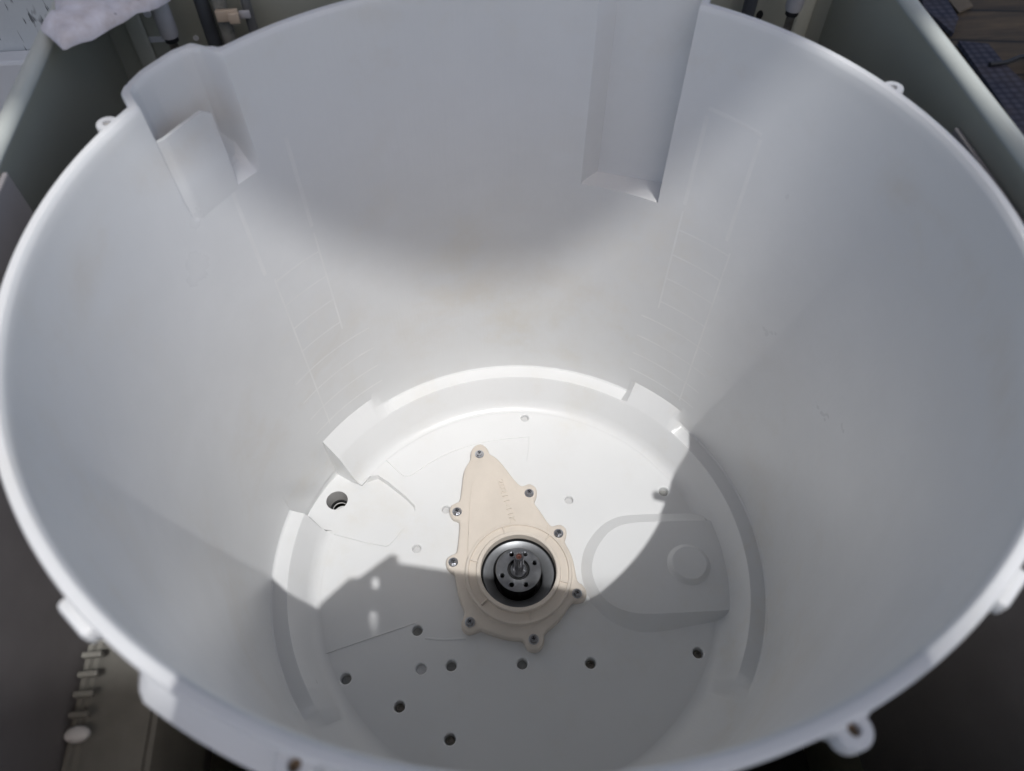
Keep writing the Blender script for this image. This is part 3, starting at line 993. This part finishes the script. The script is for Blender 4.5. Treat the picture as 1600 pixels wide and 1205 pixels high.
o.scale = (sx_, 1.0, 1.0)

# screws of the cover
def make_screw(parent, x, y, rot):
    n = 24
    vs, fs = lathe_data([(0.0053, 0.0), (0.0053, 0.0009), (0.0048, 0.0014), (0.0037, 0.0015)], n)
    s = link('screw', vs, fs, M_ZINC, parent, 35)
    s.location = (x, y, ZF)
    s.rotation_euler = (0, 0, rot)
    v, f = [], []
    for r, z in ((0.0037, 0.0014), (0.0037, 0.0040), (0.0033, 0.0046), (0.0024, 0.0046), (0.0020, 0.0038), (0.0001, 0.0038)):
        for k in range(6):
            a = PI / 3 * k
            v.append((r * math.cos(a), r * math.sin(a), z))
    for i in range(5):
        for k in range(6):
            f.append((6 * i + k, 6 * i + (k + 1) % 6, 6 * i + 6 + (k + 1) % 6, 6 * i + 6 + k))
    link('hex_head', v, f, M_ZINC, s)
    bm = bmesh.new()
    add_box(bm, (-0.0021, -0.0005, 0.0037), (0.0021, 0.0005, 0.00405))
    add_box(bm, (-0.0005, -0.0021, 0.0037), (0.0005, 0.0021, 0.00412))
    bobj('cross_slot', bm, M_BLACK, s)  # black bars paint in the shade of the cross recess
    return s
proto = None
for p in [(749, 708), (827, 769), (714, 798), (873, 832), (708, 877), (902, 926), (734, 971), (834, 998)]:
    x, y = on_z(p, ZF + 0.003)
    if proto is None:
        proto = make_screw(cov, x, y, 0.4)
    else:
        s = proto.copy(); COL.objects.link(s); s.parent = cov
        s.location = (x, y, ZF); s.rotation_euler = (0, 0, random.uniform(0, 2))
        for ch in proto.children:
            c2 = ch.copy(); COL.objects.link(c2); c2.parent = s

# ================================================================== DRIVE HUB
hub = thing('drive_hub', 'dark steel drive hub with a splined shaft standing in the opening of the beige cover', 'drive shaft', (0, 0, 0))
lathe('seal_disc', [(0.0384, 0.0005), (0.0382, 0.0045), (0.0374, 0.0052), (0.0364, 0.0048), (0.0315, 0.0022), (0.0272, -0.0016), (0.0262, -0.0035), (0.0258, -0.014)], M_DISC, hub, 80, 30)
lathe('rubber_seal', [(0.0399, 0.0070), (0.0392, 0.0040), (0.0386, 0.0035), (0.0384, -0.006)], M_BLACK, hub, 80, 40)
lathe('well', [(0.0257, -0.010), (0.0254, -0.022), (0.0001, -0.022)], M_BLACK, hub, 64, 40)  # black paints in the shade down the gap under the flange
ZH = 0.0185
# hub flange with six holes
outer_c = circ(0, 0, 0.0243, 72)
loops = [(outer_c, ZH - 0.0009), (circ(0, 0, 0.0236, 72), ZH), (circ(0, 0, 0.0122, 48), ZH + 0.0001), (circ(0, 0, 0.0116, 48), ZH - 0.0005)]
holes = []
for px, py in [(450, 680), (565, 795), (738, 795), (850, 515), (565, 405), (735, 395)]:
    dx, dy = (px - 650) / 7.53, -(py - 600) / 7.53
    a = math.atan2(dy, dx) - rad(5.66)
    hx_, hy_ = 0.0185 * math.cos(a), 0.0185 * math.sin(a)
    hl = circ(hx_, hy_, 0.0026, 18)
    loops += [(circ(hx_, hy_, 0.0032, 18), ZH), (hl, ZH - 0.0006)]
    holes.append((hx_, hy_, hl))
inner_hole = circ(0, 0, 0.0116, 48)
hv, hf = cdt_sheet(outer_c, loops, [inner_hole] + [h[2] for h in holes])
vv_, ff_ = lathe_data([(0.0243, ZH - 0.0009), (0.0242, ZH - 0.0016), (0.0205, ZH - 0.0018)], 72)
bb = len(hv); hv += vv_; ff2 = [tuple(i + bb for i in f) for f in ff_]
hv2, hf2 = list(hv), list(hf) + ff2
for hx_, hy_, hl in holes:
    v_, f_ = lathe_data([(0.0026, ZH - 0.0006), (0.0025, ZH - 0.0062)], 18, hx_, hy_)
    b0 = len(hv2); hv2 += v_; hf2 += [tuple(i + b0 for i in f) for f in f_]
link('hub_flange', hv2, hf2, M_STEEL, hub, 30)
lathe('hub_bore', [(0.0116, ZH - 0.0005), (0.0113, ZH - 0.0055), (0.0088, ZH - 0.0058)], M_BLACK, hub, 48, 30)  # black paints the shade in the gap round the collar
lathe('collar', [(0.0088, ZH - 0.006), (0.0087, ZH - 0.0010), (0.0083, ZH - 0.0004), (0.0076, ZH - 0.0006), (0.0073, ZH - 0.003), (0.0050, ZH - 0.0035)], M_STEEL, hub, 48, 30)
lathe('hub_neck', [(0.0232, ZH - 0.0017), (0.0226, ZH - 0.006), (0.0206, ZH - 0.0064), (0.0204, -0.0218)], M_BLACK, hub, 64, 40)  # neck painted black for the shade below the flange
# splined shaft
nt_ = 13
ZT = ZH + 0.034
def spline(z, k=1.0):
    o = []
    for i in range(nt_):
        for f, r in ((0.0, 0.0043), (0.22, 0.0052), (0.55, 0.0052), (0.77, 0.0043)):
            a = 2 * PI * (i + f) / nt_
            o.append((r * k * math.cos(a), r * k * math.sin(a), z))
    return o
rows = [spline(ZH - 0.006), spline(ZT - 0.0012), spline(ZT, 0.88)]
ns = len(rows[0])
sv_ = [p for r in rows for p in r]
sf_ = [(i * ns + k, i * ns + (k + 1) % ns, (i + 1) * ns + (k + 1) % ns, (i + 1) * ns + k) for i in range(2) for k in range(ns)]
ri = [(0.0030 * math.cos(2 * PI * (k / ns)), 0.0030 * math.sin(2 * PI * (k / ns)), ZT - 0.0002) for k in range(ns)]
sv_ += ri
sf_ += [(2 * ns + k, 2 * ns + (k + 1) % ns, 3 * ns + (k + 1) % ns, 3 * ns + k) for k in range(ns)]
link('splined_shaft', sv_, sf_, simple('dark_shaft_steel', (0.16, 0.16, 0.17), 0.36, metal=0.9, var=0.3, scale=500), hub, 25)
lathe('shaft_bore', [(0.0030, ZT - 0.0002), (0.0027, ZT - 0.0025), (0.0014, ZT - 0.0030), (0.0012, ZT - 0.006), (0.0001, ZT - 0.006)], M_RUST, hub, 32, 30)

# ================================================================== THINGS INSIDE THE CABINET AT THE BACK
def suspension(pix_top, y, zt, label):
    q = on_y(pix_top, y)
    t = thing('suspension_rod', label, 'rod', (q.x, y, 0), 'suspension rods in the back corners')
    lathe('bushing', [(0.0060, zt + 0.06), (0.0066, zt + 0.05), (0.0068, zt + 0.003), (0.0062, zt), (0.0036, zt + 0.0005)], M_BUSH, t, 32, 40)
    lathe('rod', [(0.0034, zt + 0.02), (0.0034, 0.05)], M_ROD, t, 20, 60)
    lathe('collar', [(0.0038, zt - 0.0008), (0.0052, zt - 0.0012), (0.0052, zt - 0.004), (0.0036, zt - 0.0045)], M_BLACK, t, 20, 40)
    return t
suspension((262, 45), 0.272, on_y((265, 56), 0.272).z, 'steel suspension rod in a white sleeve by the back left corner, partly under the cloth')
suspension((1240, 12), 0.272, on_y((1239, 15), 0.272).z, 'steel suspension rod in a white sleeve by the back right corner, beside a black slot')
def vtube(name, pix, y, r, mat, label, cat, group=None):
    q = on_y(pix, y)
    return tag(tube(name, [(q.x, y, 0.0), (q.x, y, 0.2), (q.x, y, 0.50)], r, mat, n=16), label, cat, group)
vtube('vertical_pipe', (322, 25), 0.288, 0.0055, M_TUBE, 'dark grey upright pipe on the back panel beside the cream clip', 'pipe', 'grey pipes on the back panel')
vtube('vertical_pipe', (1172, 8), 0.288, 0.0055, M_TUBE, 'dark grey upright pipe on the back panel right of the long channel in the tub', 'pipe', 'grey pipes on the back panel')
vtube('drain_hose', (356, 50), 0.285, 0.0055, M_HOSE, 'thick translucent beige hose held in the cream clip', 'hose')
vtube('air_hose', (390, 25), 0.287, 0.0038, simple('thin_hose', (0.15, 0.15, 0.145), 0.35), 'thin grey hose right of the cream clip at the back', 'hose')
q = on_y((357, 22), 0.279)
cl = thing('hose_clip', 'cream plastic clip holding the translucent hose to the back panel', 'clip', (q.x, 0.279, q.z))
box('jaw', (-0.009, -0.004, -0.0045), (0.008, 0.0, 0.0045), M_CLIP, cl, 0.001, 40)
box('latch', (0.001, -0.0085, -0.004), (0.009, -0.0042, 0.0042), M_CLIP, cl, 0.001, 40)
box('tail', (0.0082, -0.003, -0.003), (0.0165, -0.0005, 0.003), M_BUSH, cl, 0.0008, 40)

# cloth over the back left corner
CP = [(66, 40), (86, 52), (97, 64), (105, 72), (122, 64), (157, 49), (192, 32), (231, 12), (256, -2), (262, -30), (230, -70), (120, -80), (70, -60), (84, 4), (76, 22)]
CP = [(x - 13, y - 9) if i < 9 else (x, y) for i, (x, y) in enumerate(CP)]
loop = smooth_loop([on_z(p, 0.512) for p in CP], 1)
pts_in = []
xs = [p[0] for p in loop]; ys = [p[1] for p in loop]
inn = offset_loop(loop, 0.004)
for x in np.arange(min(xs), max(xs), 0.0036):
    for y in np.arange(min(ys), max(ys), 0.0036):
        xx, yy = x + random.uniform(-.0015, .0015), y + random.uniform(-.0015, .0015)
        if in_poly((xx, yy), inn): pts_in.append((xx, yy))
loops = [(loop, 0.0)] + [([p], 0.0) for p in pts_in]
kv, kf = cdt_sheet(loop, loops)
def cz(x, y):
    d = min(math.hypot(x - a, y - b) for a, b in loop)
    base = 0.5065 + 0.009 * (1 - math.exp(-d / 0.007))
    return base + 0.0028 * (1 - abs(mnoise.noise(Vector((x * 60 + y * 40, y * 14 - x * 20, 5.0))))) ** 4 + 0.0016 * math.sin((x * 0.9 - y * 0.5) * 700) * max(0, min(1, (x + 0.262) / 0.02)) + 0.0030 * mnoise.noise(Vector((x * 38, y * 38, 3.1))) + 0.0025 * mnoise.noise(Vector((x * 110, y * 110, 1.7)))
kv = [(x, y, cz(x, y)) for x, y, _ in kv]
nb = len(kv)
kv2 = kv + [(x, y, z - 0.004) for x, y, z in kv]
edge_count = {}
for f in kf:
    for i in range(len(f)):
        e = (f[i], f[(i + 1) % len(f)])
        edge_count[tuple(sorted(e))] = edge_count.get(tuple(sorted(e)), 0) + 1
kf2 = list(kf) + [tuple(reversed([i + nb for i in f])) for f in kf]
kf2 += [(a, b, b + nb, a + nb) for (a, b), c_ in edge_count.items() if c_ == 1]
tag(link('cloth', kv2, kf2, M_CLOTH, None, 80), 'crumpled lilac white cloth with dark spots draped over the back left cabinet corner', 'cloth')

# the phone that takes the picture, held behind the lens: its shadow crosses the tub floor
ph = thing('phone', 'dark phone held flat over the tub, with an added plate casting the hand shadow', 'phone', CAM_LOC)
ph.rotation_euler = CAM_EUL
RI_ = RM.transposed()
def shade_pt(p, zl):
    """point of the plane zl behind the lens on the sun line through a floor point"""
    x, y = on_z(p, 0.0)
    a = RI_ @ (Vector((x, y, 0)) - CV); d = RI_ @ SDIR
    q_ = a + d * ((zl - a.z) / d.z)
    return (q_.x, q_.y)
a_, b__ = shade_pt((611, 879), 0.016), shade_pt((912, 924), 0.016)
bm = bmesh.new()
fl_ = []
for zl in (0.012, 0.020):
    fl_.append([bm.verts.new((x, y, zl)) for x, y in (a_, b__, (b__[0] - 0.002, b__[1] - 0.088), (a_[0] - 0.002, a_[1] - 0.088))])
bm.faces.new(fl_[0]); bm.faces.new(fl_[1])
for k in range(4):
    bm.faces.new((fl_[0][k], fl_[0][(k + 1) % 4], fl_[1][(k + 1) % 4], fl_[1][k]))
bmesh.ops.bevel(bm, geom=bm.edges[:], offset=0.0025, segments=2, affect='EDGES')
bobj('shell', bm, M_PHONE, ph, 40)
GP = [(622, 1030), (622, 872), (612, 866), (600, 874), (575, 893), (560, 904), (546, 904), (500, 944), (470, 1030)]  # added plate cut to cast the hand's shadow and two light gaps
gl = [shade_pt(p, 0.016) for p in GP]
h1 = smooth_loop([shade_pt(p, 0.016) for p in [(581, 903), (592, 901), (592, 920), (582, 921)]], 2)
h2 = smooth_loop([shade_pt(p, 0.016) for p in [(576, 952), (591, 952), (592, 994), (578, 994)]], 2)
vs, fs = [], []
for zl in (0.0135, 0.0195):
    v_, f_ = cdt_sheet(gl, [(gl, zl), (h1, zl), (h2, zl)], [h1, h2])
    b0 = len(vs); vs += [(x, y, zl) for x, y, _ in v_]; fs += [tuple(i + b0 for i in f) for f in f_]
for lp in (gl, h1, h2):
    b0 = len(vs); k = len(lp)
    vs += [(x, y, 0.0135) for x, y in lp] + [(x, y, 0.0195) for x, y in lp]
    fs += [(b0 + i, b0 + (i + 1) % k, b0 + k + (i + 1) % k, b0 + k + i) for i in range(k)]
link('hand_shadow_plate', vs, fs, M_PHONE, ph)
